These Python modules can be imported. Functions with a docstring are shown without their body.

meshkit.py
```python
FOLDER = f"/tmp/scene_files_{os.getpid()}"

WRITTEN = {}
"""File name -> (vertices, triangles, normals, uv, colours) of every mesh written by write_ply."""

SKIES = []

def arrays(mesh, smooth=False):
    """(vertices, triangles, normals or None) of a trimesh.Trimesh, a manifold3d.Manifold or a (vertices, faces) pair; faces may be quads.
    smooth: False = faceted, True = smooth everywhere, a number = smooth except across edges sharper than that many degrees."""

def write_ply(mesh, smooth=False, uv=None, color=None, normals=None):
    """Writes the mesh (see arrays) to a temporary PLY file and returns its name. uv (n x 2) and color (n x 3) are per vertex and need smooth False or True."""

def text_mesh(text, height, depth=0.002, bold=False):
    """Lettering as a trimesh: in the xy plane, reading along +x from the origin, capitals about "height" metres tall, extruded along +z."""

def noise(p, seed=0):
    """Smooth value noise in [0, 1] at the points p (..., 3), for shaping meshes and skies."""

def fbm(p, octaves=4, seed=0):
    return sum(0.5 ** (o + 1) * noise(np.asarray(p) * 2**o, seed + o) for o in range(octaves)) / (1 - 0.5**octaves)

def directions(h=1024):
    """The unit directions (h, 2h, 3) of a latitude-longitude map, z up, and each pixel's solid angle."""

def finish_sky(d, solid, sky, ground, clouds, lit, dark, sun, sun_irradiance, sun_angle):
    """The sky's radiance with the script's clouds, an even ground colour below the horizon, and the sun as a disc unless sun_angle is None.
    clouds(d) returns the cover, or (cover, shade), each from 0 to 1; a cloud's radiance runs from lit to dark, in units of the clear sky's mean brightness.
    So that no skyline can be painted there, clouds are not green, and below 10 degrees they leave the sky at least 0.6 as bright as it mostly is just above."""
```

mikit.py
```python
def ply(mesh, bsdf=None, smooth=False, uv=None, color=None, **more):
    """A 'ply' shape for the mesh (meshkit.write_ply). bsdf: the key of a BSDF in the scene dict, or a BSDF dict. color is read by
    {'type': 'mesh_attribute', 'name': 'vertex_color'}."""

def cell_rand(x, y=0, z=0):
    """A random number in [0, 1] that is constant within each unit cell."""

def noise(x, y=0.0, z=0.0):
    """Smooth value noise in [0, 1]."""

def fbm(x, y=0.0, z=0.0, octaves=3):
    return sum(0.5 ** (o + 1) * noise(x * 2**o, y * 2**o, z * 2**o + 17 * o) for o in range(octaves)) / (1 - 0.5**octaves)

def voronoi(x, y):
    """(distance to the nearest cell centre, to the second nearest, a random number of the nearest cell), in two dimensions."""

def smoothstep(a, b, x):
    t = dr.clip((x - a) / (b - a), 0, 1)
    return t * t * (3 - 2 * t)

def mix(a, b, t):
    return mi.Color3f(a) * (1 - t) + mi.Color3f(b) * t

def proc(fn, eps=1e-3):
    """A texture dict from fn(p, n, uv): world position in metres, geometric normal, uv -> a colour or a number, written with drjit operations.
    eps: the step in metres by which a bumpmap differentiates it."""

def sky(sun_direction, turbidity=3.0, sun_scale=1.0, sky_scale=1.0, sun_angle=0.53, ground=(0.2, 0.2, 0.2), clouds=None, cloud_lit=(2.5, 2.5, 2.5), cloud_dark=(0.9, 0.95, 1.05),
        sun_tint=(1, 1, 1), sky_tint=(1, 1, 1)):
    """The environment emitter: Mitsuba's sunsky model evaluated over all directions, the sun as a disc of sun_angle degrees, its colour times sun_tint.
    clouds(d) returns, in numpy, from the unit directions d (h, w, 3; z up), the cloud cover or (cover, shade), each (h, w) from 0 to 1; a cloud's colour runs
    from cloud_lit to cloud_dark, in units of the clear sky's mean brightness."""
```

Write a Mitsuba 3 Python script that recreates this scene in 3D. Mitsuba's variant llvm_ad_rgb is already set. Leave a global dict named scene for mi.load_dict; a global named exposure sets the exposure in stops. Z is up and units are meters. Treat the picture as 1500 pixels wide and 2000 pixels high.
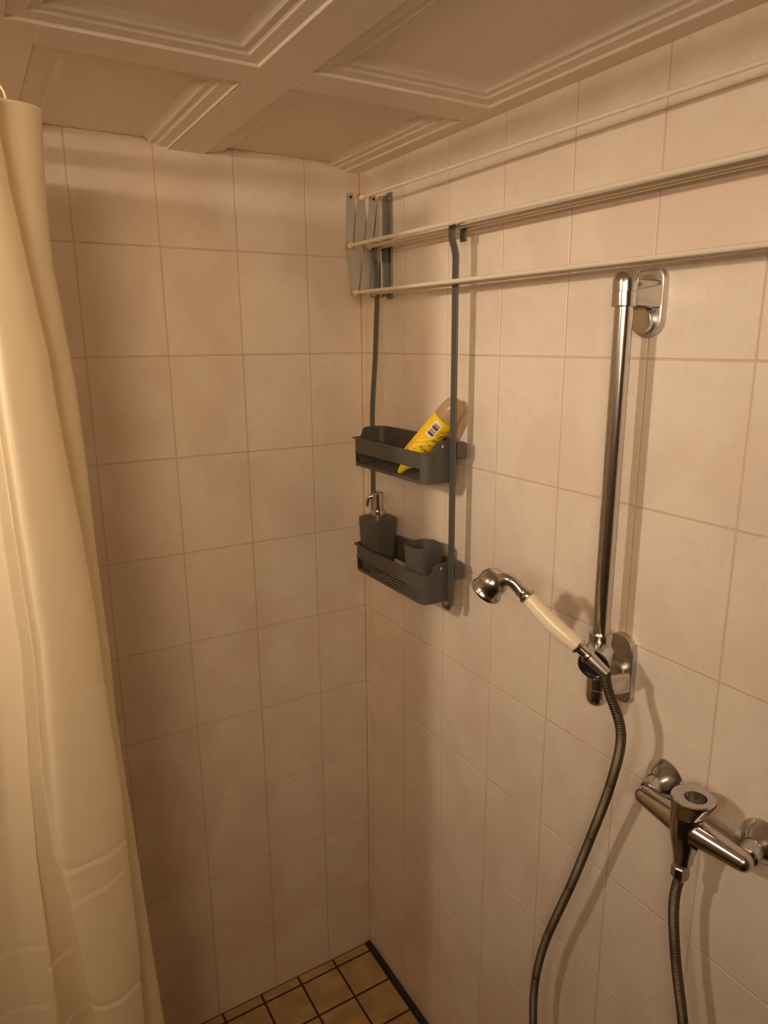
import math, random
import numpy as np, trimesh, drjit as dr, mitsuba as mi, mikit, meshkit
import manifold3d as m3
from shapely.geometry import Polygon, box as sbox

random.seed(7)
rng = np.random.default_rng(7)
T = mi.ScalarTransform4f
scene, labels = {}, {}

# ------------------------------------------------------------------ camera
FOCAL = 1373.44                      # pixels for a 1500 px wide frame
EYE = np.array([-0.7806, -1.4103, 1.6115])
RIGHT = np.array([0.85950417, -0.51107809, -0.00719463])
DOWN = np.array([-0.12671537, -0.19942445, -0.9716857])
FWD = np.array([0.49517249, 0.83607959, -0.2361676])
cam = np.eye(4)
cam[:3, 0], cam[:3, 1], cam[:3, 2], cam[:3, 3] = -RIGHT, -DOWN, FWD, EYE
scene['camera'] = {'type': 'perspective', 'fov': math.degrees(2 * math.atan(750 / FOCAL)), 'fov_axis': 'x',
                   'near_clip': 0.02, 'far_clip': 30.0, 'to_world': T(cam.tolist())}

# ------------------------------------------------------------------ light and exposure
exposure = 2.22
LAMP_COLOR = np.array([1.0, 0.80, 0.55])
# unseen lamps: two placed left of the viewer, then an added fill behind him:
# lens centre, aim, lens radius, barrel depth, radiance, hood
LAMPS = [((-1.60, -0.76, 1.93), (1.0, 0.17, -0.15), 0.05, 0.070, 112.0, True), ((-1.60, -1.50, 1.79), (1.0, 0.55, -0.16), 0.05, 0.072, 32.0, False),
         ((-1.37, -2.14, 1.87), (0.90, 2.10, -0.08), 0.29, 0.34, 4.2, False)]  # added fill lamp, brightens the curtain and back wall
LAMP_TINT = [(1, 1.0, 1.09), (1, 1.0, 1.09), (1, 0.89, 0.80)]


# ------------------------------------------------------------------ helpers
def obj(key, mesh, bsdf, smooth=False, label=None, cat=None, group=None, kind=None, **kw):
    base, n = key, 1
    while key in scene:
        key = f'{base}_{n:03d}'
        n += 1
    scene[key] = mesh if isinstance(mesh, dict) else mikit.ply(mesh, bsdf, smooth, **kw)
    tag(key, label, cat, group, kind)
    return key


def tag(key, label=None, cat=None, group=None, kind=None):
    d = {k: v for k, v in (('label', label), ('category', cat), ('group', group), ('kind', kind)) if v}
    if d:
        labels[key] = d


def box(x0, x1, y0, y1, z0, z1):
    b = trimesh.creation.box((x1 - x0, y1 - y0, z1 - z0))
    b.apply_translation(((x0 + x1) / 2, (y0 + y1) / 2, (z0 + z1) / 2))
    return b


def man(mesh):
    return m3.Manifold(m3.Mesh(np.asarray(mesh.vertices, np.float32), np.asarray(mesh.faces, np.uint32)))


def tri(m):
    d = m.to_mesh()
    return trimesh.Trimesh(np.array(d.vert_properties[:, :3]), np.array(d.tri_verts), process=False)


def rbox(x0, x1, y0, y1, z0, z1, r=0.002, seg=8):
    """A box with rounded edges: the hull of eight small balls."""
    s = [m3.Manifold.sphere(r, seg).translate((x, y, z)) for x in (x0 + r, x1 - r) for y in (y0 + r, y1 - r) for z in (z0 + r, z1 - r)]
    return tri(m3.Manifold.batch_hull(s))


def hull_balls(balls, seg=24):
    return m3.Manifold.batch_hull([m3.Manifold.sphere(r, seg).translate(tuple(map(float, c))) for c, r in balls])


def frame(axis):
    z = np.asarray(axis, float) / np.linalg.norm(axis)
    a = np.array([0, 0, 1.0]) if abs(z[2]) < 0.9 else np.array([1.0, 0, 0])
    x = np.cross(a, z)
    x /= np.linalg.norm(x)
    return np.stack([x, np.cross(z, x), z], 1)


def lathe(profile, origin=(0, 0, 0), axis=(0, 0, 1), seg=40):
    """profile: (radius, height) pairs turned about the axis through origin."""
    m = trimesh.creation.revolve(np.array(profile, float), sections=seg)
    M = np.eye(4)
    M[:3, :3], M[:3, 3] = frame(axis), origin
    m.apply_transform(M)
    return m


def smooth_path(pts, n=12):
    from scipy.interpolate import CubicSpline
    p = np.asarray(pts, float)
    t = np.r_[0, np.cumsum(np.linalg.norm(np.diff(p, axis=0), axis=1) ** 0.7)]
    return CubicSpline(t, p)(np.linspace(0, t[-1], n * (len(p) - 1) + 1))


def resample(p, step):
    d = np.r_[0, np.cumsum(np.linalg.norm(np.diff(p, axis=0), axis=1))]
    s = np.linspace(0, d[-1], max(2, int(d[-1] / step) + 1))
    return np.stack([np.interp(s, d, p[:, k]) for k in range(3)], 1), s


def tube(path, r, sides=12, cap=True):
    p = np.asarray(path, float)
    r = np.broadcast_to(r, len(p))
    t = np.gradient(p, axis=0)
    t /= np.linalg.norm(t, axis=1, keepdims=True)
    u = frame(t[0])[:, 0]
    a = np.linspace(0, 2 * np.pi, sides, endpoint=False)
    rings = []
    for i in range(len(p)):
        u = u - t[i] * (u @ t[i])
        u /= np.linalg.norm(u)
        w = np.cross(t[i], u)
        rings.append(p[i] + r[i] * (np.cos(a)[:, None] * u + np.sin(a)[:, None] * w))
    v = np.vstack(rings)
    f = []
    for i in range(len(p) - 1):
        for k in range(sides):
            q, s = i * sides + k, i * sides + (k + 1) % sides
            f += [[q, s, s + sides], [q, s + sides, q + sides]]
    if cap:
        v = np.vstack([v, p[:1], p[-1:]])
        c0, c1, e = len(v) - 2, len(v) - 1, (len(p) - 1) * sides
        for k in range(sides):
            f += [[c0, (k + 1) % sides, k], [c1, e + k, e + (k + 1) % sides]]
    return trimesh.Trimesh(v, f, process=False)


def ribbon(path, side, width, thick):
    """A flat strap along path; its width runs along the direction side."""
    p = np.asarray(path, float)
    side = np.asarray(side, float)
    t = np.gradient(p, axis=0)
    t /= np.linalg.norm(t, axis=1, keepdims=True)
    n = np.cross(side, t)
    n /= np.linalg.norm(n, axis=1, keepdims=True)
    b, h, w = thick * 0.3, thick / 2, width / 2
    ring = [(-w + b, -h), (w - b, -h), (w, -h + b), (w, h - b), (w - b, h), (-w + b, h), (-w, h - b), (-w, -h + b)]
    v = np.vstack([[p[i] + a * side + c * n[i] for a, c in ring] for i in range(len(p))])
    k, f = len(ring), []
    for i in range(len(p) - 1):
        for j in range(k):
            q, s = i * k + j, i * k + (j + 1) % k
            f += [[q, s, s + k], [q, s + k, q + k]]
    e = (len(p) - 1) * k
    f += [[0, j + 1, j] for j in range(1, k - 1)] + [[e, e + j, e + j + 1] for j in range(1, k - 1)]
    m = trimesh.Trimesh(v, f, process=False)
    if m.volume < 0:
        m.invert()
    return m


def rounded_rect(x0, x1, y0, y1, r, q=8):
    return sbox(x0 + r, y0 + r, x1 - r, y1 - r).buffer(r, quad_segs=q)


def extrude(poly, z0, z1):
    m = trimesh.creation.extrude_polygon(poly, z1 - z0, engine='earcut')
    m.apply_translation((0, 0, z0))
    return m


def cat(*ms):
    return trimesh.util.concatenate(list(ms))


# ------------------------------------------------------------------ materials
def principled(color, rough=0.5, **kw):
    c = color if isinstance(color, dict) else {'type': 'rgb', 'value': list(color)}
    return {'type': 'twosided', 'bsdf': {'type': 'principled', 'base_color': c, 'roughness': rough, **kw}}


def tile_color(p, n, uv):
    a = mikit.fbm(p.x * 14 + 3, p.y * 14 + 5, p.z * 9, 3)
    b = mikit.fbm(p.x * 90 + 31, p.y * 90, p.z * 70 + 11, 2)
    c = mikit.mix((0.74, 0.655, 0.56), (0.70, 0.595, 0.505), mikit.smoothstep(0.35, 0.7, a))
    return mikit.mix(c, (0.655, 0.57, 0.49), 0.35 * mikit.smoothstep(0.5, 0.85, b))


def floor_tile_color(p, n, uv):
    a = mikit.fbm(p.x * 30, p.y * 30, p.z, 3)
    return mikit.mix((0.50, 0.35, 0.17), (0.40, 0.27, 0.13), mikit.smoothstep(0.3, 0.75, a))


scene['m_tile'] = principled(mikit.proc(tile_color), 0.34, specular=0.45)
scene['m_grout'] = principled((0.58, 0.46, 0.365), 0.9)
scene['m_floor_tile'] = principled(mikit.proc(floor_tile_color), 0.45)
scene['m_floor_grout'] = principled((0.045, 0.032, 0.024), 0.8)
scene['m_sealant'] = principled((0.03, 0.024, 0.02), 0.5)
scene['m_ceiling'] = principled((0.66, 0.575, 0.49), 0.42, specular=0.5)
scene['m_room'] = principled((0.40, 0.34, 0.25), 0.7)
scene['m_wood'] = principled((0.16, 0.09, 0.05), 0.5)
scene['m_chrome'] = {'type': 'roughconductor', 'material': 'Cr', 'distribution': 'ggx', 'alpha': 0.035, 'specular_reflectance': {'type': 'rgb', 'value': [0.90, 0.92, 0.84]}}
scene['m_chrome_worn'] = {'type': 'roughconductor', 'material': 'Cr', 'distribution': 'ggx', 'alpha': 0.13, 'specular_reflectance': {'type': 'rgb', 'value': [0.86, 0.88, 0.80]}}
scene['m_plate'] = {'type': 'roughconductor', 'distribution': 'ggx', 'alpha': 0.3, 'specular_reflectance': {'type': 'rgb', 'value': [0.34, 0.33, 0.3]}}
scene['m_steel'] = {'type': 'twosided', 'bsdf': {'type': 'roughconductor', 'distribution': 'ggx', 'alpha': 0.28, 'specular_reflectance': {'type': 'rgb', 'value': [0.62, 0.6, 0.56]}}}
scene['m_hose'] = {'type': 'roughconductor', 'distribution': 'ggx', 'alpha': 0.22, 'specular_reflectance': {'type': 'rgb', 'value': [0.135, 0.105, 0.075]}}
scene['m_dark_plastic'] = principled((0.012, 0.012, 0.013), 0.3)
scene['m_grey_plastic'] = principled((0.076, 0.071, 0.062), 0.45)
scene['m_rod'] = principled((0.70, 0.63, 0.53), 0.3)
scene['m_cream'] = principled((0.76, 0.60, 0.36), 0.4)
scene['m_ivory'] = principled((0.82, 0.71, 0.52), 0.22, clearcoat=0.6)
scene['m_yellow'] = principled((0.86, 0.60, 0.01), 0.35)
scene['m_curtain'] = {'type': 'principledthin', 'base_color': {'type': 'rgb', 'value': [0.92, 0.82, 0.63]}, 'roughness': 0.42, 'diff_trans': 0.8, 'spec_trans': 0.0}
scene['m_clear'] = {'type': 'principledthin', 'base_color': {'type': 'rgb', 'value': [0.80, 0.66, 0.46]}, 'roughness': 0.25, 'diff_trans': 1.0, 'spec_trans': 0.35}


def band(x, a, b):
    return mikit.smoothstep(a - 0.002, a + 0.002, x) * (1 - mikit.smoothstep(b - 0.002, b + 0.002, x))


def bottle_print(p, n, uv):
    """u: round the bottle (0..1), v: along it from the nozzle (0..1)."""
    u, v = uv.x, uv.y
    base = mikit.mix((0.86, 0.60, 0.01), (0.80, 0.48, 0.01), mikit.noise(u * 7, v * 9))
    # rows of small red-brown print running round the bottle
    lines = mi.Float(0)
    for k, (a, w, lo, hi) in enumerate([(0.25, 0.012, 0.16, 0.52), (0.305, 0.016, 0.14, 0.60), (0.365, 0.010, 0.16, 0.50), (0.42, 0.020, 0.15, 0.44), (0.485, 0.012, 0.14, 0.40), (0.545, 0.016, 0.14, 0.36), (0.62, 0.022, 0.15, 0.36), (0.69, 0.012, 0.16, 0.35)]):
        wob = a + 0.018 * dr.sin(u * 9 + k)
        glyph = mikit.smoothstep(0.36, 0.5, mikit.cell_rand(u * (104 - 6 * k), dr.floor((v - wob) / (w * 0.7)), k + 3.5))
        lines = dr.maximum(lines, band(v, wob - w, wob + w) * band(u, lo, hi) * glyph)
    c = mikit.mix(base, (0.33, 0.13, 0.015), 0.8 * lines)
    swirl = dr.maximum(band(dr.abs(v - 0.40 - 0.13 * dr.sin((u - 0.1) * 8)), 0.0, 0.010), band(dr.abs(v - 0.56 - 0.12 * dr.sin((u - 0.05) * 9)), 0.0, 0.008)) * band(u, 0.10, 0.52)
    c = mikit.mix(c, (0.93, 0.78, 0.30), 0.8 * swirl)
    spot = dr.sqrt(dr.square((u - 0.60) * 7) + dr.square((v - 0.36) * 9))
    c = mikit.mix(c, (0.75, 0.33, 0.02), 0.7 * (1 - mikit.smoothstep(0.45, 0.62, spot)))
    dot = dr.sqrt(dr.square((u - 0.575) * 0.78) + dr.square(v - 0.235))
    c = mikit.mix(c, (0.05, 0.03, 0.02), 1 - mikit.smoothstep(0.012, 0.018, dot))
    plate = band(v, 0.565, 0.745) * band(u, 0.375, 0.50)
    c = mikit.mix(c, (0.86, 0.76, 0.58), plate)
    bars = mikit.smoothstep(0.42, 0.44, mikit.cell_rand(v * 230, 7.5, 1.5)) * band(v, 0.585, 0.73) * band(u, 0.392, 0.483)
    return mikit.mix(c, (0.03, 0.02, 0.02), bars)


scene['m_bottle_print'] = principled(mikit.proc(bottle_print), 0.3)

# ------------------------------------------------------------------ the setting
W, H, Z0 = 0.15, 0.19939, 1.78547         # tile width, tile height, height of the top horizontal joint
CEIL = 1.955
GAP, BEV = 0.0026, 0.0009
ROOM_X, ROOM_Y = -1.70, -2.35

obj('wall_back', box(ROOM_X, 0.1, 0.0008, 0.1, -0.02, 2.3), 'm_grout', kind='structure', label='tiled wall at the back of the shower, left of the corner')
obj('wall_right', box(0.0008, 0.1, ROOM_Y, 0.1, -0.02, 2.3), 'm_grout', kind='structure', label='tiled wall on the right that carries the fittings')
obj('floor', box(ROOM_X, 0.1, ROOM_Y, 0.1, -0.06, -0.002), 'm_floor_grout', kind='structure', label='tiled shower floor with dark joints')
obj('wall_left', box(ROOM_X - 0.1, ROOM_X, ROOM_Y, 0.1, -0.02, 2.3), 'm_room', kind='structure')
obj('wall_front', box(ROOM_X, 0.1, ROOM_Y - 0.1, ROOM_Y, -0.02, 2.3), 'm_room', kind='structure')


def plaque(a, b, t=0.006, bev=BEV):
    """A flat tile of a x b in its own x, y, face at z = 0, with eased edges."""
    v = []
    for s, z in ((0, -t), (0, -bev), (bev, 0)):
        v += [(s, s, z), (a - s, s, z), (a - s, b - s, z), (s, b - s, z)]
    f = []
    for k in (0, 4):
        for j in range(4):
            q, r = k + j, k + (j + 1) % 4
            f += [[q, r, r + 4], [q, r + 4, q + 4]]
    f += [[8, 9, 10], [8, 10, 11]]
    return trimesh.Trimesh(v, f, process=False)


PLY = {}


def lay_tile(holder, name, a, b, M, mat, bev=BEV):
    key = (round(a, 5), round(b, 5), mat)
    if key not in PLY:
        PLY[key] = mikit.ply(plaque(a, b, bev=bev), mat)
    obj(f'{holder}__{name}', {**PLY[key], 'to_world': T(M.tolist())}, mat)


def mat4(ux, uy, uz, o):
    M = np.eye(4)
    M[:3, 0], M[:3, 1], M[:3, 2], M[:3, 3] = ux, uy, uz, o
    return M


rows = [(0.0, Z0 - 8 * H)] + [(Z0 - (k + 1) * H, Z0 - k * H) for k in range(7, -1, -1)] + [(Z0, 1.972)]
bcols = [0.0, -0.12654] + [-0.12654 - W * k for k in range(1, 6)]
rcols = [0.0, -0.0237] + [-0.0237 - W * k for k in range(1, 10)]
g = GAP / 2
for z0, z1 in rows:
    for a, b in zip(bcols[:-1], bcols[1:]):
        jit = rng.uniform(-0.0002, 0.0002)
        lay_tile('wall_back', 'tile', a - b - GAP, z1 - z0 - GAP, mat4((1, 0, 0), (0, 0, 1), (0, -1, 0), (b + g, jit, z0 + g)), 'm_tile')
    for a, b in zip(rcols[:-1], rcols[1:]):
        jit = rng.uniform(-0.0002, 0.0002)
        lay_tile('wall_right', 'tile', a - b - GAP, z1 - z0 - GAP, mat4((0, -1, 0), (0, 0, 1), (-1, 0, 0), (jit, a - g, z0 + g)), 'm_tile')

# floor tiles, 10 cm, with a cut row along the back wall and a black joint along the right wall
fg = 0.0055
fx = [-0.0150] + [-0.1170 - 0.1010 * k for k in range(0, 9)]
fy = [0.0012, -0.0270] + [-0.0270 - 0.1012 * k for k in range(1, 12)]
for a, b in zip(fx[:-1], fx[1:]):
    for c, d in zip(fy[:-1], fy[1:]):
        lay_tile('floor', 'tile', a - b - fg, c - d - fg, mat4((1, 0, 0), (0, 1, 0), (0, 0, 1), (b + fg / 2, d + fg / 2, 0.0)), 'm_floor_tile', 0.0015)
obj('floor__sealant_strip', rbox(-0.0125, -0.0005, ROOM_Y, -0.0005, -0.004, 0.0035, 0.0015), 'm_sealant', label='blackened sealant joint along the right wall')

# ceiling of old panelled doors painted over
obj('ceiling', box(-0.76, 0.1, ROOM_Y, 0.1, CEIL + 0.019, CEIL + 0.06), 'm_ceiling', kind='structure', label='low ceiling made of painted panelled doors')
obj('ceiling_bathroom', box(ROOM_X, -0.755, ROOM_Y, 0.1, 2.2, 2.26), 'm_room', kind='structure')
YF = -1.28
PANELS = [(-0.689, -0.398, YF, -0.456), (-0.655, -0.400, -0.392, 0.03), (-0.330, -0.034, YF, -0.4726), (-0.330, -0.034, -0.404, 0.03)]
TH = 0.02


def plank(name, x0, x1, y0, y1):
    obj('ceiling__' + name, rbox(x0, x1, y0, y1, CEIL, CEIL + TH, 0.0006, 4), 'm_ceiling')


plank('stile', -0.034, 0.0, ROOM_Y, 0.0)
plank('stile', -0.398, -0.330, ROOM_Y, -0.0)
plank('stile', -0.755, -0.689, ROOM_Y, -0.456)
plank('stile', -0.755, -0.655, -0.456, 0.0)
plank('rail', -0.655, -0.398, -0.456, -0.392)
plank('rail', -0.330, -0.034, -0.4726, -0.404)
plank('rail', -0.689, -0.398, ROOM_Y, YF)
plank('rail', -0.330, -0.034, ROOM_Y, YF)
PROF = [(0.0, 0.0), (0.0013, 0.0036), (0.0195, 0.0046), (0.0208, 0.0066), (0.0228, 0.0076), (0.0325, 0.0072), (0.036, 0.0105), (0.0445, 0.0150), (0.047, 0.0155)]
for x0, x1, y0, y1 in PANELS:
    corners = lambda u: [(x0 + u, y0 + u), (x1 - u, y0 + u), (x1 - u, y1 - u), (x0 + u, y1 - u)]
    obj('ceiling__panel', box(x0 + 0.03, x1 - 0.03, y0 + 0.03, min(y1 - 0.03, -0.0005) if y1 < 0 else -0.0005, CEIL + 0.0155, CEIL + TH), 'm_ceiling')
    for s in range(4):
        if y1 > 0 and s == 2:
            continue
        if y0 == YF and s == 0:
            continue
        v, f = [], []
        for k, (u, dz) in enumerate(PROF):
            c = corners(u)
            for q in (c[s], c[(s + 1) % 4]):
                v.append((q[0], min(q[1], 0.0), CEIL + dz))
            if k:
                e = 2 * k
                f += [[e - 2, e - 1, e + 1], [e - 2, e + 1, e]]
        obj('ceiling__moulding', trimesh.Trimesh(v, f, process=False), 'm_ceiling')
obj('trim_1', rbox(-0.765, -0.7, ROOM_Y, 0.0, 1.9525, CEIL + 0.002, 0.002), 'm_ceiling', kind='structure', label='board along the edge of the ceiling over the curtain')
obj('trim_2', box(-0.765, -0.745, ROOM_Y, 0.0, CEIL, 2.21), 'm_ceiling', kind='structure')
obj('added_door_1', rbox(-1.60, -0.80, ROOM_Y, ROOM_Y + 0.03, 0.0, 1.95, 0.003), 'm_wood', kind='structure', label='unseen dark wooden door behind the viewer, added for dark reflections in the chrome')  # added out of view to give the chrome something dark to reflect

# ------------------------------------------------------------------ lamps out of view: two unseen sources and an added fill
for i, (c, aim, r, depth, power, hood) in enumerate(LAMPS):
    t = 'unseen_lamp' if i == 0 else f'unseen_lamp_{i:03d}'
    tag(t, ('brighter unseen warm lamp with a hood, placed to light the right wall', 'weaker unseen warm lamp, placed to light the right wall and the ceiling mouldings', 'added wide fill lamp behind the viewer for the curtain and back wall')[i], 'lamp')
    lens = lathe([(0, 0.0), (r, 0.0)], c, aim, 32)
    if lens.face_normals[0] @ np.array(aim) < 0:
        lens.invert()
    obj(t + '__lens', {**mikit.ply(lens, 'm_room'), 'emitter': {'type': 'area', 'radiance': {'type': 'rgb', 'value': (LAMP_COLOR * power * np.array(LAMP_TINT[i])).tolist()}}}, None)
    obj(t + '__barrel', lathe([(0, -0.05), (r + 0.002, -0.05), (r + 0.003, depth), (r + 0.001, depth), (r + 0.0005, -0.004), (0, -0.004)], c, aim, 40), 'm_dark_plastic', 30)  # barrel depth narrows the beam, so the lower walls fall darker
    if hood:
        hx = c[0] + 0.19
        obj(t + '__hood', cat(rbox(ROOM_X, hx, c[1] - 0.22, c[1] + 0.22, c[2] + 0.065, c[2] + 0.069, 0.001), rbox(hx - 0.004, hx, c[1] - 0.22, c[1] + 0.22, c[2] - 0.004, c[2] + 0.069, 0.001)), 'm_dark_plastic')  # unseen hood, shaped to darken the top of the right wall

# ------------------------------------------------------------------ folding drying rack
RY, RY2 = -0.118, -1.12          # its two scissor brackets
tag('drying_rack', 'wall mounted folding drying rack with white rods under the ceiling', 'drying rack')
TOPZ, MIDZ, BOTZ = 1.883, 1.7935, 1.7055
topx = [-0.0852, -0.0625, -0.0348, -0.0172]
midx = [-0.0905, -0.0478, -0.0265]
botx = [-0.0808, -0.0609, -0.0371]
shift = 0.0405                    # the far bracket stands further open than the near one


def strip(p, q, w, th, y):
    """A thin metal arm in the plane y = const from (x, z) p to q with round ends."""
    from shapely.geometry import LineString
    m = trimesh.creation.extrude_polygon(LineString([p, q]).buffer(w / 2, quad_segs=6), th, engine='earcut')
    v = m.vertices.copy()
    m.vertices = np.c_[v[:, 0], y + v[:, 2], v[:, 1]]
    m.invert()
    return m


def bracket(y, sh):
    s = lambda a: [max(x + sh * (x / -0.09) ** 1.2, x) for x in a]
    tx, mx, bx_ = s(topx), s(midx), s(botx)
    obj('drying_rack__wall_plate', cat(rbox(-0.004, -0.0002, y - 0.016, y + 0.004, 1.695, 1.897, 0.001), rbox(-0.014, -0.002, y - 0.0035, y - 0.001, 1.70, 1.892, 0.0008)), 'm_plate')
    obj('drying_rack__slide', rbox(-0.021, -0.0145, y - 0.004, y + 0.007, 1.708, 1.885, 0.0015), 'm_chrome_worn')
    for z in (1.885, 1.712):
        obj('drying_rack__screw', lathe([(0, 0), (0.0035, 0), (0.0035, 0.0015), (0, 0.0025)], (-0.004, y - 0.010, z), (-1, 0, 0), 12), 'm_steel')
    arms = []
    n = min(len(tx), len(bx_) + 1)
    arms.append(((tx[0], TOPZ), (mx[0], MIDZ), 0.0))
    arms.append(((mx[0], MIDZ), (bx_[0], BOTZ), 0.0))
    for i in range(3):
        nb = bx_[i + 1] if i + 1 < len(bx_) else -0.016
        arms.append(((tx[i], TOPZ), (nb, BOTZ), 0.0016))
        arms.append(((tx[i + 1], TOPZ), (bx_[i], BOTZ), -0.0016))
    for p, q, dy in arms:
        obj('drying_rack__arm', strip(p, q, 0.0165, 0.0010, y + dy), 'm_steel')
    for x, z in [(x, TOPZ) for x in tx] + [(x, MIDZ) for x in mx] + [(x, BOTZ) for x in bx_]:
        obj('drying_rack__rivet', lathe([(0, -0.003), (0.0024, -0.0025), (0.0024, 0.0028), (0, 0.0034)], (x, y, z), (0, -1, 0), 12), 'm_dark_plastic' if z == TOPZ else 'm_steel')
    return tx, mx, bx_


t1, m1, b1 = bracket(RY, 0.0)
t2, m2, b2 = bracket(RY2, shift)
for x1, x2, z, r in [(t1[1], t2[1], TOPZ, 0.0029)] + [(a, b, MIDZ, 0.0037) for a, b in zip(m1, m2)] + [(a, b, BOTZ, 0.0034) for a, b in zip(b1, b2)]:
    d = np.array([x2 - x1, RY2 - RY, 0.0])
    rod = obj('drying_rack__rod', tube(np.array([[x1, RY - 0.004, z], [(x1 + x2) / 2, (RY + RY2) / 2, z], [x2, RY2 + 0.004, z]]), r, 14), 'm_rod', 40)
    for e, (x, y) in enumerate(((x1, RY - 0.006), (x2, RY2 + 0.006))):
        obj(rod + '__end_cap', lathe([(0, -0.0045), (0.0050, -0.004), (0.0063, 0), (0.0056, 0.0045), (0.0038, 0.0065), (0, 0.007)], (x, y, z), -d if e else d, 16), 'm_cream', 40)

# ------------------------------------------------------------------ hanging shower caddy
tag('shower_caddy', 'dark grey two-tier plastic caddy hooked over the drying rack rods', 'shower caddy')
BX0, BX1, BY0, BY1 = -0.101, -0.026, -0.4015, -0.137
NEAR_Y, FAR_Y = -0.4105, -0.1275


def strap_path(xs, ztop_front, hook_x, tip_x, tip_z, zbot):
    """(x, z) stations from the hook's tip over the rod and down to the lower end."""
    mid, R = (hook_x + tip_x) / 2, abs(hook_x - tip_x) / 2
    pts = [(tip_x, tip_z), (tip_x, MIDZ - 0.003)]
    pts += [(mid + R * math.cos(a), MIDZ - 0.002 + (R * 0.82) * math.sin(a)) for a in np.linspace(0.25, math.pi - 0.25, 7)]
    pts += [(hook_x, MIDZ - 0.006), (hook_x + 0.0005, MIDZ - 0.018), (hook_x + 0.004, MIDZ - 0.029)]
    pts += list(xs)
    return pts


def strap(y, st, width):
    p = smooth_path([(x, y, z) for x, z in st], 4)
    return ribbon(p, (0, 1, 0), width, 0.0032)


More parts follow.
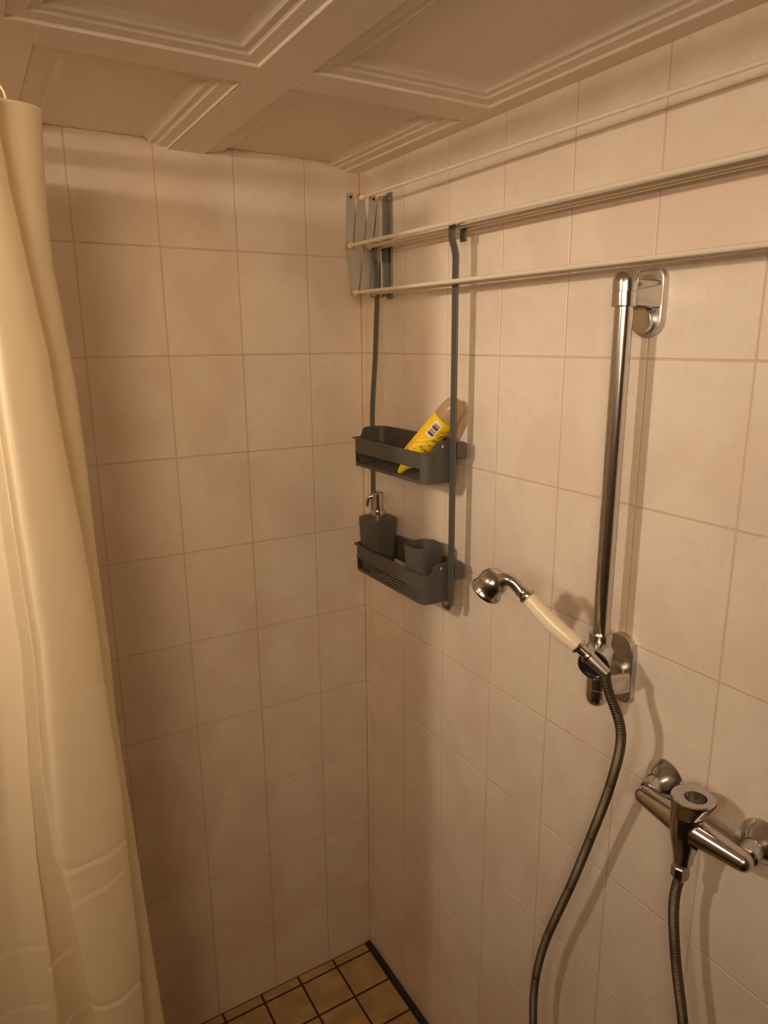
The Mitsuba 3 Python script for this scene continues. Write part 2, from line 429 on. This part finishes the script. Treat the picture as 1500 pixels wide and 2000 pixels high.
near = strap_path([(-0.0470, 1.752), (-0.0462, 1.735), (-0.0460, 1.65), (-0.0458, 1.50), (-0.0458, 1.30), (-0.0458, 1.18), (-0.0462, 1.134)], 0, -0.0550, -0.0308, 1.771, 0)
far = strap_path([(-0.0345, 1.752), (-0.033, 1.735), (-0.035, 1.66), (-0.0405, 1.56), (-0.0470, 1.475), (-0.0475, 1.40), (-0.0475, 1.30), (-0.0475, 1.18), (-0.0475, 1.135)], 0, -0.0398, -0.0155, 1.766, 0)
obj('shower_caddy__strap', strap(NEAR_Y, near, 0.0165), 'm_grey_plastic', 35)
obj('shower_caddy__strap', strap(FAR_Y, far, 0.0165), 'm_grey_plastic', 35)
for y, x in ((NEAR_Y, -0.0455), (FAR_Y, -0.0475)):      # small hook at the foot of each strap
    p = smooth_path([(x, y, 1.146), (x - 0.001, y, 1.132), (x - 0.007, y, 1.126), (x - 0.013, y, 1.129), (x - 0.0145, y, 1.137)], 5)
    obj('shower_caddy__foot_hook', ribbon(p, (0, 1, 0), 0.013, 0.003), 'm_grey_plastic', 35)


def basket(zf):
    """zf: the underside of its floor."""
    outer, inner = rounded_rect(BX0, BX1, BY0, BY1, 0.017), rounded_rect(BX0 + 0.0024, BX1 - 0.0024, BY0 + 0.0024, BY1 - 0.0024, 0.0146)
    ht = 0.076
    shell = man(extrude(outer, zf, zf + ht)) - man(extrude(inner, zf - 0.01, zf + ht + 0.01))
    # the front is lower than the ends, which come down to it in a curve
    xf = BX0 + 0.024
    prof = [(BX0 - 0.02, zf + 0.2), (BX0 - 0.02, zf + 0.0565), (xf - 0.009, zf + 0.0565), (xf - 0.005, zf + 0.0585), (xf - 0.002, zf + 0.064), (xf, zf + 0.0705), (xf + 0.004, zf + 0.0745), (xf + 0.010, zf + 0.0762), (xf + 0.010, zf + 0.2)]
    cut = trimesh.creation.extrude_polygon(Polygon(prof), 1.0, engine='earcut')
    v = cut.vertices.copy()
    cut.vertices = np.c_[v[:, 0], v[:, 2] - 0.8, v[:, 1]]
    cut.invert()
    if cut.volume < 0:
        cut.invert()
    shell = shell - man(cut)
    win = tri(m3.Manifold.batch_hull([m3.Manifold.cylinder(0.06, 0.006, 0.006, 16).rotate((0, 90, 0)).translate((BX0 - 0.03, y, z)) for y in (BY0 + 0.020, BY1 - 0.020) for z in (zf + 0.0125, zf + 0.0225)]))
    shell = shell - man(win)
    back = m3.Manifold.batch_hull([m3.Manifold.cylinder(0.06, 0.006, 0.006, 16).rotate((0, 90, 0)).translate((BX1 - 0.03, y, zf + 0.017)) for y in (BY1 - 0.035, BY1 - 0.12)])
    back2 = m3.Manifold.batch_hull([m3.Manifold.cylinder(0.06, 0.006, 0.006, 16).rotate((0, 90, 0)).translate((BX1 - 0.03, y, zf + 0.017)) for y in (BY1 - 0.15, BY1 - 0.235)])
    shell = shell - back - back2
    body = tri(shell)
    # rim of the floor, the lip of the front band and the clips that hold the straps
    rim_in = rounded_rect(BX0 + 0.010, BX1 - 0.008, BY0 + 0.010, BY1 - 0.010, 0.010)
    rim = tri(man(extrude(outer, zf, zf + 0.0028)) - man(extrude(rim_in, zf - 0.01, zf + 0.02)))
    lip_out = rounded_rect(BX0 - 0.0028, BX1, BY0 - 0.0012, BY1 + 0.0045, 0.014).intersection(sbox(-1, -1, xf - 0.006, 1))
    lip = tri(man(extrude(lip_out, zf + 0.0548, zf + 0.0568)) - man(extrude(inner, zf, zf + 0.1)))
    foot_out = rounded_rect(BX0 - 0.0012, BX1, BY0 - 0.001, BY1 + 0.001, 0.0175).intersection(sbox(-1, -1, xf - 0.010, 1))
    foot = tri(man(extrude(foot_out, zf + 0.0275, zf + 0.0290)) - man(extrude(inner, zf, zf + 0.1)))
    rib = rbox(xf - 0.0085, xf - 0.0065, BY0 - 0.0016, BY0 + 0.001, zf + 0.001, zf + 0.059, 0.0006)
    b = obj('shower_caddy__basket', cat(body, rim, lip, foot, rib), 'm_grey_plastic', 25)
    for k in range(6):
        x = BX0 + 0.0165 + k * 0.0087
        obj(b + '__slat', rbox(x - 0.0023, x + 0.0023, BY0 + 0.009, BY1 - 0.009, zf + 0.0002, zf + 0.0026, 0.0007, 6), 'm_grey_plastic')
    obj(b + '__clip', rbox(-0.0425, -0.0230, BY0 - 0.0185, BY0 + 0.0015, zf + 0.046, zf + 0.0725, 0.002), 'm_grey_plastic')
    obj(b + '__clip', rbox(-0.0455, -0.0245, BY1 - 0.0015, BY1 + 0.0180, zf + 0.046, zf + 0.0700, 0.002), 'm_grey_plastic')
    peg = lathe([(0, -0.0012), (0.0012, -0.0008), (0.0014, 0.0006), (0, 0.0012)], (-0.062, BY0 - 0.0002, zf + 0.066), (0, -1, 0), 10)
    peg.apply_transform(trimesh.transformations.scale_matrix(2.2, (-0.062, BY0, zf + 0.066), (0, 0, 1)))
    obj(b + '__peg', peg, 'm_rod')
    return b


basket(1.3635)
basket(1.1375)

# ------------------------------------------------------------------ things in the caddy
# yellow squeeze bottle lying nozzle down in the upper basket
tag('squeeze_bottle', 'yellow squeeze bottle with barcode leaning nozzle down in the upper basket', 'bottle')
A, B = np.array([-0.0850, -0.2930, 1.3690]), np.array([-0.0235, -0.3965, 1.5055])
ax = (B - A) / np.linalg.norm(B - A)
L = float(np.linalg.norm(B - A))


def tube_profile(profile, name, mat, uv_v=None, seg=48, smooth=35, uv=False):
    prof = np.array(profile, float)
    fr = frame(ax)
    # u = 0.45 looks towards the viewer
    view = EYE - (A + B) / 2
    view -= ax * (view @ ax)
    view /= np.linalg.norm(view)
    other = np.cross(ax, view)
    th = np.linspace(0, 1, seg + 1)
    v, f, t = [], [], []
    for r, h in prof:
        for u in th:
            a = (u - 0.42) * 2 * np.pi
            v.append(A + ax * h + r * (np.cos(a) * view - np.sin(a) * other))
            t.append((u, h / L))
    n = seg + 1
    for i in range(len(prof) - 1):
        for k in range(seg):
            q = i * n + k
            f += [[q, q + 1, q + n + 1], [q, q + n + 1, q + n]]
    m = trimesh.Trimesh(np.array(v), f, process=False)
    m.invert()
    if uv:
        obj(name, m, mat, True, uv=np.array(t))
    else:
        obj(name, m, mat, smooth)


R_ = 0.0222
tube_profile([(0.0, 0.0), (0.0034, 0.0), (0.0042, 0.001), (0.0102, 0.022), (0.0125, 0.023), (0.0130, 0.034), (0.0118, 0.0355)], 'squeeze_bottle__nozzle', 'm_yellow', smooth=30)
tube_profile([(0.0118, 0.0352), (0.016, 0.0362), (0.0195, 0.0395), (0.0215, 0.0455), (R_, 0.054), (R_, 0.080), (R_, 0.110), (R_, 0.142)], 'squeeze_bottle__sleeve', 'm_bottle_print', uv=True)
tube_profile([(R_ - 0.0003, 0.1415), (R_ - 0.0003, 0.152), (R_ - 0.0008, 0.160), (R_ - 0.0025, L - 0.0085), (R_ - 0.0055, L - 0.0035), (R_ - 0.010, L - 0.0008), (0.006, L), (0.0, L)], 'squeeze_bottle__base', 'm_clear')
labels['squeeze_bottle__base'] = {'label': 'translucent beige end of the bottle'}


def square_loft(cx, cy, stations, rot=0.0, q=7):
    """Rounded-square sections (half side, corner radius, z) joined into one skin, closed at both ends."""
    v, f = [], []
    n = 4 * (q + 1)
    for hs, r, z in stations:
        r = min(r, hs * 0.999)
        for c, (sx, sy) in enumerate(((1, 1), (-1, 1), (-1, -1), (1, -1))):
            for k in range(q + 1):
                a = (c + k / q) * math.pi / 2
                x, y = sx * (hs - r) + r * math.cos(a), sy * (hs - r) + r * math.sin(a)
                v.append((cx + x * math.cos(rot) - y * math.sin(rot), cy + x * math.sin(rot) + y * math.cos(rot), z))
    for i in range(len(stations) - 1):
        for k in range(n):
            p, s = i * n + k, i * n + (k + 1) % n
            f += [[p, s, s + n], [p, s + n, p + n]]
    e = (len(stations) - 1) * n
    v += [(cx, cy, stations[0][2]), (cx, cy, stations[-1][2])]
    for k in range(n):
        f += [[len(v) - 2, (k + 1) % n, k], [len(v) - 1, e + k, e + (k + 1) % n]]
    return trimesh.Trimesh(v, f, process=False)


FL = 1.1402      # floor of the lower basket
tag('soap_dispenser', 'dark grey soap dispenser with chrome pump at the left of the lower basket', 'soap dispenser')
DX, DY = -0.0636, -0.1745
obj('soap_dispenser__body', square_loft(DX, DY, [(0.027, 0.016, FL), (0.0290, 0.017, FL + 0.002), (0.0347, 0.0200, FL + 0.1095), (0.0342, 0.0200, FL + 0.1128), (0.0325, 0.0195, FL + 0.1140), (0.0310, 0.0190, FL + 0.1140), (0.014, 0.0138, FL + 0.1172)], q=10), 'm_grey_plastic', 28)
dz = FL + 0.117
obj('soap_dispenser__collar', lathe([(0, 0), (0.0150, 0), (0.0152, 0.001), (0.0152, 0.010), (0.0146, 0.0125), (0.0112, 0.0135), (0, 0.0135)], (DX, DY, dz), (0, 0, 1), 40), 'm_chrome', 30)
pump = obj('soap_dispenser__pump', lathe([(0, 0), (0.0112, 0), (0.0114, 0.002), (0.0116, 0.033), (0.0112, 0.0355), (0.0095, 0.0362), (0, 0.0362)], (DX, DY, dz + 0.0134), (0, 0, 1), 40), 'm_chrome', 30)
d = np.array([-0.90, 0.42, 0])
d /= np.linalg.norm(d)
base = np.array([DX, DY, dz + 0.041])
obj(pump + '__spout', tube(smooth_path([base, base + d * 0.012 + (0, 0, 0.0005), base + d * 0.0185 - (0, 0, 0.003), base + d * 0.0215 - (0, 0, 0.011), base + d * 0.0225 - (0, 0, 0.0205)], 5), np.linspace(0.0052, 0.0030, 21), 14), 'm_chrome', 40)

tag('tumbler', 'dark grey open tumbler at the right of the lower basket', 'cup')
CX, CY = -0.0635, -0.347
outer = square_loft(CX, CY, [(0.0265, 0.016, FL), (0.0280, 0.017, FL + 0.002), (0.0330, 0.0215, FL + 0.0960), (0.0327, 0.0215, FL + 0.0972)], q=10)
inner = square_loft(CX, CY, [(0.0255, 0.0145, FL + 0.003), (0.0310, 0.0198, FL + 0.0970), (0.0313, 0.0198, FL + 0.11)], q=10)
obj('tumbler', tri(man(outer) - man(inner)), 'm_grey_plastic', 28, label='dark grey open tumbler at the right of the lower basket', cat='cup')

# ------------------------------------------------------------------ shower riser rail
tag('shower_rail', 'chrome vertical shower rail on two rounded wall brackets', 'shower rail')
SX, SY = -0.0505, -0.7738


def plate_poly(y0, y1, z0, z1, r0, r1):
    """D-shaped wall plate in (y, z): corner radius r1 at the top, r0 at the foot."""
    a = sbox(y0 + r1, z0 + (y1 - y0) / 2, y1 - r1, z1 - r1).buffer(r1, quad_segs=8)
    b = sbox(y0 + r0, z0 + r0, y1 - r0, z0 + (z1 - z0) * 0.7).buffer(r0, quad_segs=10)
    return a.union(b)


def wall_plate(poly, thick, bev):
    """The plate stood on the wall x = 0, its face towards -x, with a rounded edge."""
    c = np.array(poly.exterior.coords)[:-1]
    lev = [(0.0, 0.0), (0.0, thick - bev), (bev * 0.3, thick - bev * 0.3), (bev, thick)]
    v, f = [], []
    cent = c.mean(0)
    n = len(c)
    for s, h in lev:
        w = c + (cent - c) / np.linalg.norm(cent - c, axis=1, keepdims=True) * s
        v += [(-h, a, b) for a, b in w]
    for i in range(len(lev) - 1):
        for k in range(n):
            q, r = i * n + k, i * n + (k + 1) % n
            f += [[q, r, r + n], [q, r + n, q + n]]
    v.append((-thick, cent[0], cent[1]))
    e = (len(lev) - 1) * n
    f += [[len(v) - 1, e + k, e + (k + 1) % n] for k in range(n)]
    m = trimesh.Trimesh(v, f, process=False)
    trimesh.repair.fix_normals(m)
    if m.face_normals[-1][0] > 0:
        m.invert()
    return m


obj('shower_rail__bar', tube([(SX, SY, 1.115), (SX, SY, 1.4), (SX, SY, 1.680)], 0.0117, 40), 'm_chrome', 40)


def rail_bracket(zc, up, za, zb, boss):
    """zc: level of the cap's seam; up = 1 for the top bracket, -1 for the foot; za, zb: the plate's ends."""
    y0, y1 = SY - 0.0245, SY + 0.0245
    poly = plate_poly(y0, y1, za, zb, 0.0242 if up > 0 else 0.014, 0.014 if up > 0 else 0.0242)
    b = obj('shower_rail__bracket', wall_plate(poly, 0.010, 0.004), 'm_chrome_worn', 25)
    arm = m3.Manifold.batch_hull([m3.Manifold.sphere(r, 24).translate(c) for c, r in
                                  [((-0.009, SY + q * 0.0145, zc + up * 0.0065), 0.0085) for q in (-1, 1)] + [((-0.009, SY + q * 0.0145, zc - up * 0.0125), 0.0085) for q in (-1, 1)] +
                                  [((SX + 0.007, SY, zc + up * 0.0010), 0.0140), ((SX + 0.007, SY, zc - up * 0.0030), 0.0140)]])
    obj(b + '__arm', tri(arm), 'm_chrome', 40)
    obj(b + '__boss', lathe([(0, 0), (0.0158, 0), (0.0168, 0.002), (0.0168, 0.013), (0.0160, 0.0148), (0.0152, 0.0152), (0.0, 0.0152)], (-0.004, SY, boss), (-1, 0, 0), 40), 'm_chrome', 30)
    obj(b + '__cap', lathe([(0, -0.018), (0.0118, -0.018), (0.0153, -0.0175), (0.0155, -0.016), (0.0155, -0.0008), (0.0151, -0.0004), (0.0151, 0.0002), (0.0155, 0.0006), (0.0156, 0.0110), (0.0150, 0.0160), (0.0135, 0.0205), (0.0111, 0.0241), (0.0078, 0.0266), (0.0040, 0.0280), (0, 0.0284)], (SX, SY, zc), (0, 0, up), 48), 'm_chrome', 30)
    return b


rail_bracket(1.6690, 1, 1.6135, 1.6985, 1.6345)
rail_bracket(1.1275, -1, 1.0960, 1.2000, 1.1450)

# slider with the swivelling hand shower holder
HA = np.array([-0.83, -0.50, -0.06])
HA /= np.linalg.norm(HA)
S0 = np.array([SX, SY, 1.181])
sl = obj('shower_rail__slider', lathe([(0.0118, -0.031), (0.0155, -0.031), (0.0165, -0.029), (0.0165, 0.029), (0.0155, 0.031), (0.0118, 0.031)], S0, (0, 0, 1), 40), 'm_chrome', 30)
obj(sl + '__swivel', lathe([(0, 0.0), (0.0212, 0.0), (0.0220, 0.0015), (0.0220, 0.0335), (0.0212, 0.0352), (0.0190, 0.0352), (0.0182, 0.031), (0, 0.031)], S0 + HA * 0.004, HA, 48), 'm_chrome', 30)
obj(sl + '__swivel_face', lathe([(0, 0.0300), (0.0184, 0.0300), (0.0184, 0.0322), (0, 0.0326)], S0 + HA * 0.004, HA, 40), 'm_dark_plastic', 30)

# ------------------------------------------------------------------ hand shower
tag('hand_shower', 'old-style hand shower with ivory handle and small chrome head', 'hand shower')
P_nut, P_col = np.array([-0.1005, -0.8090, 1.1945]), np.array([-0.1440, -0.7205, 1.2680])
P_low, P_head = np.array([-0.1070, -0.7865, 1.2085]), np.array([-0.1640, -0.6700, 1.2735])
hd = (P_col - P_low) / np.linalg.norm(P_col - P_low)
hl = float(np.linalg.norm(P_col - P_low))
# the ivory handle: slightly bent, thickest in its middle
bend = np.array([0, 0.0, -1.0]) - hd * (np.array([0, 0, -1.0]) @ hd)
bend /= np.linalg.norm(bend)
tt = np.linspace(0, 1, 30)
path = P_low + hd * hl * tt[:, None] + bend * (0.0032 * np.sin(np.pi * tt))[:, None]
rad = 0.0098 + 0.0034 * np.sin(np.pi * np.clip(tt * 0.95 + 0.02, 0, 1)) ** 0.8 - 0.0012 * tt
obj('hand_shower__handle', tube(path, rad, 32), 'm_ivory', 40)
obj('hand_shower__ferrule', lathe([(0, -0.004), (0.0104, -0.004), (0.0122, -0.0025), (0.0122, 0.0005), (0.0104, 0.0025), (0.0092, 0.004), (0.0098, 0.0065), (0.0088, 0.010), (0, 0.010)], P_col, hd, 40), 'm_chrome', 30)
obj('hand_shower__ferrule', lathe([(0, -0.003), (0.0100, -0.003), (0.0116, -0.001), (0.0112, 0.001), (0.0078, 0.003), (0.0074, 0.0125), (0.0074, 0.0135), (0, 0.0135)], P_low, -hd, 40), 'm_chrome', 30)
spray = np.array([-0.27, 0.50, -0.82])
spray /= np.linalg.norm(spray)
hc = P_head + spray * 0.003
neck = smooth_path([P_col + hd * 0.004, P_col + hd * 0.016, P_col + hd * 0.028, hc - spray * 0.005 - hd * 0.008], 8)
obj('hand_shower__neck', tube(neck, np.r_[np.linspace(0.0094, 0.0082, 8), np.linspace(0.0082, 0.0090, 9), np.linspace(0.0092, 0.0120, len(neck) - 17)], 24), 'm_chrome', 50)
sph = [(0.0216 * math.sin(t), -0.0050 - 0.0216 * math.cos(t)) for t in np.linspace(0, 1.80, 15)]
obj('hand_shower__head', lathe([(0, sph[0][1])] + sph[1:] + [(0.0212, 0.0035), (0.0222, 0.0068), (0.0236, 0.0092), (0.0242, 0.0108), (0.0240, 0.0130), (0.0226, 0.0142), (0, 0.0142)], hc, spray, 56), 'm_chrome', 40)
obj('hand_shower__spray_face', lathe([(0, 0.0138), (0.0205, 0.0138), (0.0195, 0.0158), (0, 0.0168)], hc, spray, 40), 'm_dark_plastic', 30)
# cone of the hose in the holder's fork
cone_a = P_low - hd * 0.0135
obj(sl + '__fork', cat(lathe([(0.0080, -0.0025), (0.0105, -0.0025), (0.0110, 0), (0.0105, 0.0025), (0.0080, 0.0025)], cone_a - hd * 0.003, hd, 32),
                       tri(hull_balls([(cone_a - hd * 0.003 - HA * 0.0105 + bend * 0.004, 0.004), (S0 + HA * 0.030 + hd * 0.004, 0.006)], 14))), 'm_chrome', 30)

# ------------------------------------------------------------------ shower hose
tag('shower_hose', 'brown-grey metal shower hose looping from hand shower to mixer tap', 'hose')
H0 = cone_a - hd * 0.035
hose_pts = [H0, (-0.0860, -0.8270, 1.1490), (-0.0790, -0.8420, 1.1080), (-0.0700, -0.8320, 1.0350), (-0.0640, -0.8150, 0.9750), (-0.0600, -0.7945, 0.9090),
            (-0.0580, -0.7520, 0.7690), (-0.0580, -0.7090, 0.6345), (-0.0590, -0.6915, 0.5345), (-0.0600, -0.6930, 0.4480), (-0.0620, -0.7200, 0.3300), (-0.0640, -0.7900, 0.2300),
            (-0.0650, -0.8700, 0.2200), (-0.0640, -0.9400, 0.3000), (-0.0620, -0.9720, 0.4400), (-0.0600, -0.9760, 0.5900), (-0.0600, -0.9660, 0.7240), (-0.0600, -0.9530, 0.7780), (-0.0600, -0.9390, 0.8480), (-0.0600, -0.9345, 0.8950), (-0.0580, -0.9370, 0.9300)]
hp, s = resample(smooth_path(hose_pts, 14), 0.00078)
obj('shower_hose__braid', tube(hp, 0.0064 + 0.00062 * np.cos(2 * np.pi * s / 0.0031), 14), 'm_hose', 50)
obj('shower_hose__cone', lathe([(0, 0), (0.0088, 0), (0.0092, 0.002), (0.0080, 0.024), (0.0072, 0.036), (0, 0.036)], cone_a, -hd, 32), 'm_chrome_worn', 30, label='worn conical end sleeve of the hose')
obj('shower_hose__nut', lathe([(0, -0.012), (0.0075, -0.012), (0.0082, -0.010), (0.0115, -0.006), (0.0115, 0.008), (0.0100, 0.010), (0, 0.010)], (-0.0580, -0.9372, 0.9410), (0, 0, 1), 8), 'm_chrome')

# ------------------------------------------------------------------ mixer tap
tag('mixer_tap', 'chrome shower mixer tap with loop lever on two wall rosettes', 'tap')
MZ, MX = 1.0085, -0.0525
ML, MR, MC = -0.8690, -1.0120, -0.9385
HXY = (MX - 0.0045, MC)
left = hull_balls([((MX, ML, MZ + 0.001), 0.0125), ((MX - 0.002, MC + 0.006, MZ - 0.001), 0.0185)], 40)
right = hull_balls([((MX, MR, MZ - 0.001), 0.0125), ((MX - 0.002, MC - 0.006, MZ - 0.001), 0.0180)], 40)
hub = man(lathe([(0, -0.052), (0.0118, -0.052), (0.0122, -0.049), (0.0130, -0.042), (0.0165, -0.026), (0.0192, -0.012), (0.0200, 0.0), (0.0203, 0.014), (0.0203, 0.0195), (0.0, 0.0195)], (HXY[0], HXY[1], MZ), (0, 0, 1), 56))
obj('mixer_tap__body', tri(left + right + hub), 'm_chrome', 35)
# lever: a cap on the cartridge that widens into a horizontal loop with an oval opening
fwd = np.array([-0.12, -0.98, 0.10])
fwd /= np.linalg.norm(fwd)
up = np.array([-0.10, 0.10, 1.0])
up -= fwd * (up @ fwd)
up /= np.linalg.norm(up)
M = mat4(fwd, np.cross(up, fwd), up, (HXY[0], HXY[1], MZ + 0.0425))
oval = Polygon([(0.0285 * math.cos(a) + 0.0055, 0.0235 * math.sin(a)) for a in np.linspace(0, 2 * np.pi, 56, endpoint=False)])
hole = Polygon([(0.0148 * math.cos(a) + 0.0095, 0.0120 * math.sin(a)) for a in np.linspace(0, 2 * np.pi, 40, endpoint=False)])
plate = cat(extrude(oval, -0.0008, 0.0028), extrude(oval.buffer(-0.0015), -0.0016, 0.0042))
plate.apply_transform(M)
foot = lathe([(0, 0.0), (0.0196, 0.0), (0.0200, 0.0008), (0.0203, 0.0018), (0.0203, 0.0120), (0, 0.0120)], (HXY[0], HXY[1], MZ + 0.0198), (0, 0, 1), 56)
cutter = extrude(hole, -0.019, 0.03)
cutter.apply_transform(M)
hullpts = m3.Manifold.batch_hull([man(plate.split()[0]) + man(plate.split()[1]), man(foot)])
lev = obj('mixer_tap__lever', tri(hullpts - man(cutter)), 'm_chrome', 25)
for y, wy, zc in ((ML, -0.862, MZ + 0.002), (MR, -1.006, MZ - 0.002)):
    r = obj('mixer_tap__rosette', lathe([(0, 0), (0.0285, 0), (0.0290, 0.0015), (0.0275, 0.0045), (0.0225, 0.0125), (0.0175, 0.0185), (0.0150, 0.0215), (0.0135, 0.0235), (0, 0.0235)], (-0.0002, wy, zc + 0.002), (-1, 0, 0), 56), 'm_chrome', 30)
    a = np.array([-0.0225, wy, zc + 0.0015])
    b = np.array([MX + 0.004, y, zc])
    obj('mixer_tap__union', lathe([(0, 0), (0.0125, 0), (0.0130, 0.001), (0.0130, 0.0165), (0.0120, 0.0185), (0, 0.0185)], a, b - a, 40), 'm_chrome', 30)

# ------------------------------------------------------------------ shower curtain
def on_plane_y(px, py, y):
    """The point of the plane y = const that was measured at a spot of the photograph."""
    d = RIGHT * (px - 750) / FOCAL + DOWN * (py - 1000) / FOCAL + FWD
    return EYE + d * (y - EYE[1]) / d[1]


def edge(stations, y):
    p = np.array([on_plane_y(a, b, y) for a, b in stations])
    o = np.argsort(p[:, 2])
    return lambda z: np.interp(z, p[o, 2], p[o, 0]) + (np.minimum(0, z - p[o[0], 2])) * (p[o[1], 0] - p[o[0], 0]) / (p[o[1], 2] - p[o[0], 2])


sil = edge([(85, 207), (96, 400), (108, 520), (150, 740), (159, 800), (174, 920), (195, 1100), (220, 1289), (231, 1400), (252, 1544), (267, 1628), (288, 1775), (303, 1868), (324, 2000)], -0.415)
flap = edge([(-4, 231), (20, 361), (46, 475), (76, 605), (98, 702), (112, 793), (135, 911), (159, 1028), (186, 1181), (214, 1385), (240, 1550), (256, 1709), (271, 1841), (283, 2000)], -0.465)
lefte = edge([(-95, 231), (-60, 600), (-25, 850), (0, 1034), (21, 1169), (39, 1280), (46, 1400), (55, 1550), (64, 1670), (78, 1784), (94, 1934), (100, 2000)], -0.490)
slit = edge([(60, 1500), (105, 1640), (126, 1720), (186, 2000)], -0.497)
zs = np.linspace(0.05, 1.8815, 640)
rowsv = []
NP = 150
for z in zs:
    xs, xf_, xl, xt = float(sil(z)), float(flap(z)), float(lefte(z)), float(slit(z))
    zsplit = on_plane_y(105, 1640, -0.497)[2]
    amp = float(np.clip((zsplit + 0.10 - z) / 0.45, 0, 1))
    gx = max(xf_ - xl, 0.02)
    xt = min(max(xt, xl + 0.25 * gx), xf_ - 0.3 * gx)
    zx = min(xs, -0.640)
    K = [(zx - 0.06, -0.030), (zx - 0.10, -0.060), (zx - 0.03, -0.085), (zx - 0.11, -0.120), (zx - 0.03, -0.150), (zx - 0.11, -0.185), (zx - 0.03, -0.215), (zx - 0.10, -0.250), (zx - 0.03, -0.285), (zx - 0.09, -0.320), (xs - 0.022, -0.350), (xs, -0.398), (xs - 0.003, -0.414), (xs - 0.016, -0.428),
         (0.5 * (xs + xf_) - 0.016, -0.432), (xf_ - 0.020, -0.430), (xf_ - 0.026, -0.440), (xf_ - 0.008, -0.452),
         (xf_, -0.463), (xf_ - 0.003, -0.472), (xf_ - 0.25 * gx, -0.492 - 0.006 * amp),
         (xt + 0.12 * gx, -0.503), (xt + 0.02 * gx, -0.502), (xt, -0.497), (xt + 0.16 * gx * amp - 0.12 * gx * (1 - amp), -0.497 + 0.030 * amp - 0.002 * (1 - amp)), (xt - 0.05 * gx, -0.497 + 0.036 * amp), (xt - 0.25 * gx, -0.497 + 0.020 * amp),
         (xl + 0.15 * (xt - xl), -0.497), (xl + 0.003, -0.494), (xl, -0.487), (xl + 0.010, -0.472), (xl + 0.006, -0.455), (xl - 0.010, -0.447),
         (xl - 0.030, -0.436), (xl - 0.060, -0.440), (xl - 0.085, -0.462), (xl - 0.105, -0.470), (xl - 0.125, -0.455), (xl - 0.135, -0.42)]
    p = np.array(K)
    for _ in range(2):                       # corner cutting rounds the folds
        qd = np.empty((2 * len(p), 2))
        qd[0::2][:len(p) - 1], qd[1::2][:len(p) - 1] = 0.75 * p[:-1] + 0.25 * p[1:], 0.25 * p[:-1] + 0.75 * p[1:]
        p = np.vstack([p[:1], qd[:2 * len(p) - 2], p[-1:]])
    rowsv.append(p)
n = len(rowsv[0])
P3 = np.array([[(x, y, z) for x, y in r] for r, z in zip(rowsv, zs)])
# creases from the packaging and small puckers push the sheet along its normal
du, dv = np.gradient(P3, axis=1), np.gradient(P3, axis=0)
nor = np.cross(du, dv)
nor /= np.linalg.norm(nor, axis=2, keepdims=True) + 1e-9
s_ = np.linspace(0, 1, n)[None, :]
zz = P3[:, :, 2]
disp = np.zeros_like(zz)
for zc, slope, a_, w_, lo, hi in [(0.672, 0.13, 0.0026, 0.009, 0.36, 0.62), (0.550, 0.02, 0.0018, 0.010, 0.36, 0.60), (0.92, 0.04, 0.0018, 0.012, 0.40, 0.62), (0.88, -0.05, 0.0014, 0.010, 0.40, 0.62), (0.78, 0.0, 0.0020, 0.010, 0.62, 0.95), (0.66, 0.03, 0.0020, 0.010, 0.62, 0.95), (1.17, 0.05, 0.0014, 0.012, 0.38, 0.55), (1.24, 0.06, 0.0012, 0.010, 0.38, 0.52), (0.52, -0.05, 0.0018, 0.012, 0.36, 0.6)]:
    t_ = (zz - zc - slope * (s_ - 0.5) * 2) / (0.55 * w_)
    env = np.clip((s_ - lo) / 0.04, 0, 1) * np.clip((hi - s_) / 0.04, 0, 1)
    disp += 0.95 * a_ * env * (np.exp(-np.abs(t_) * 1.6) - 0.5 * np.exp(-(t_ + 1.3) ** 2 * 1.5))
disp += 0.0016 * (meshkit.fbm(P3 * np.array([18, 18, 9.0]), 3, 4) - 0.5)
P3 = P3 + nor * disp[:, :, None]
v = P3.reshape(-1, 3)
f = []
for i in range(len(zs) - 1):
    q = i * n + np.arange(n - 1)
    f.append(np.stack([q, q + 1, q + n + 1], 1))
    f.append(np.stack([q, q + n + 1, q + n], 1))
tag('shower_curtain', 'cream plastic shower curtain gathered in folds at the left', 'curtain')
obj('shower_curtain__sheet', trimesh.Trimesh(v, np.vstack(f), process=False), 'm_curtain', True)
# its rail under the ceiling board and one ring near the frame's edge
obj('curtain_rail', tube([(-0.722, -0.004, 1.921), (-0.722, -1.0, 1.921), (-0.722, -2.3, 1.921)], 0.011, 20), 'm_rod', 40, label='white curtain rail under the board at the top left', cat='curtain rail')
a = np.linspace(0, 2 * np.pi, 41)
rc = on_plane_y(-9, 200, -0.415)
obj('curtain_ring', tube(np.c_[rc[0] + 0.0115 * np.cos(a), 0 * a - 0.415, rc[2] + 0.003 + 0.019 * np.sin(a)], 0.0016, 10, cap=False), 'm_cream', True, label='cream curtain ring at the top edge of the shower curtain', cat='curtain ring')
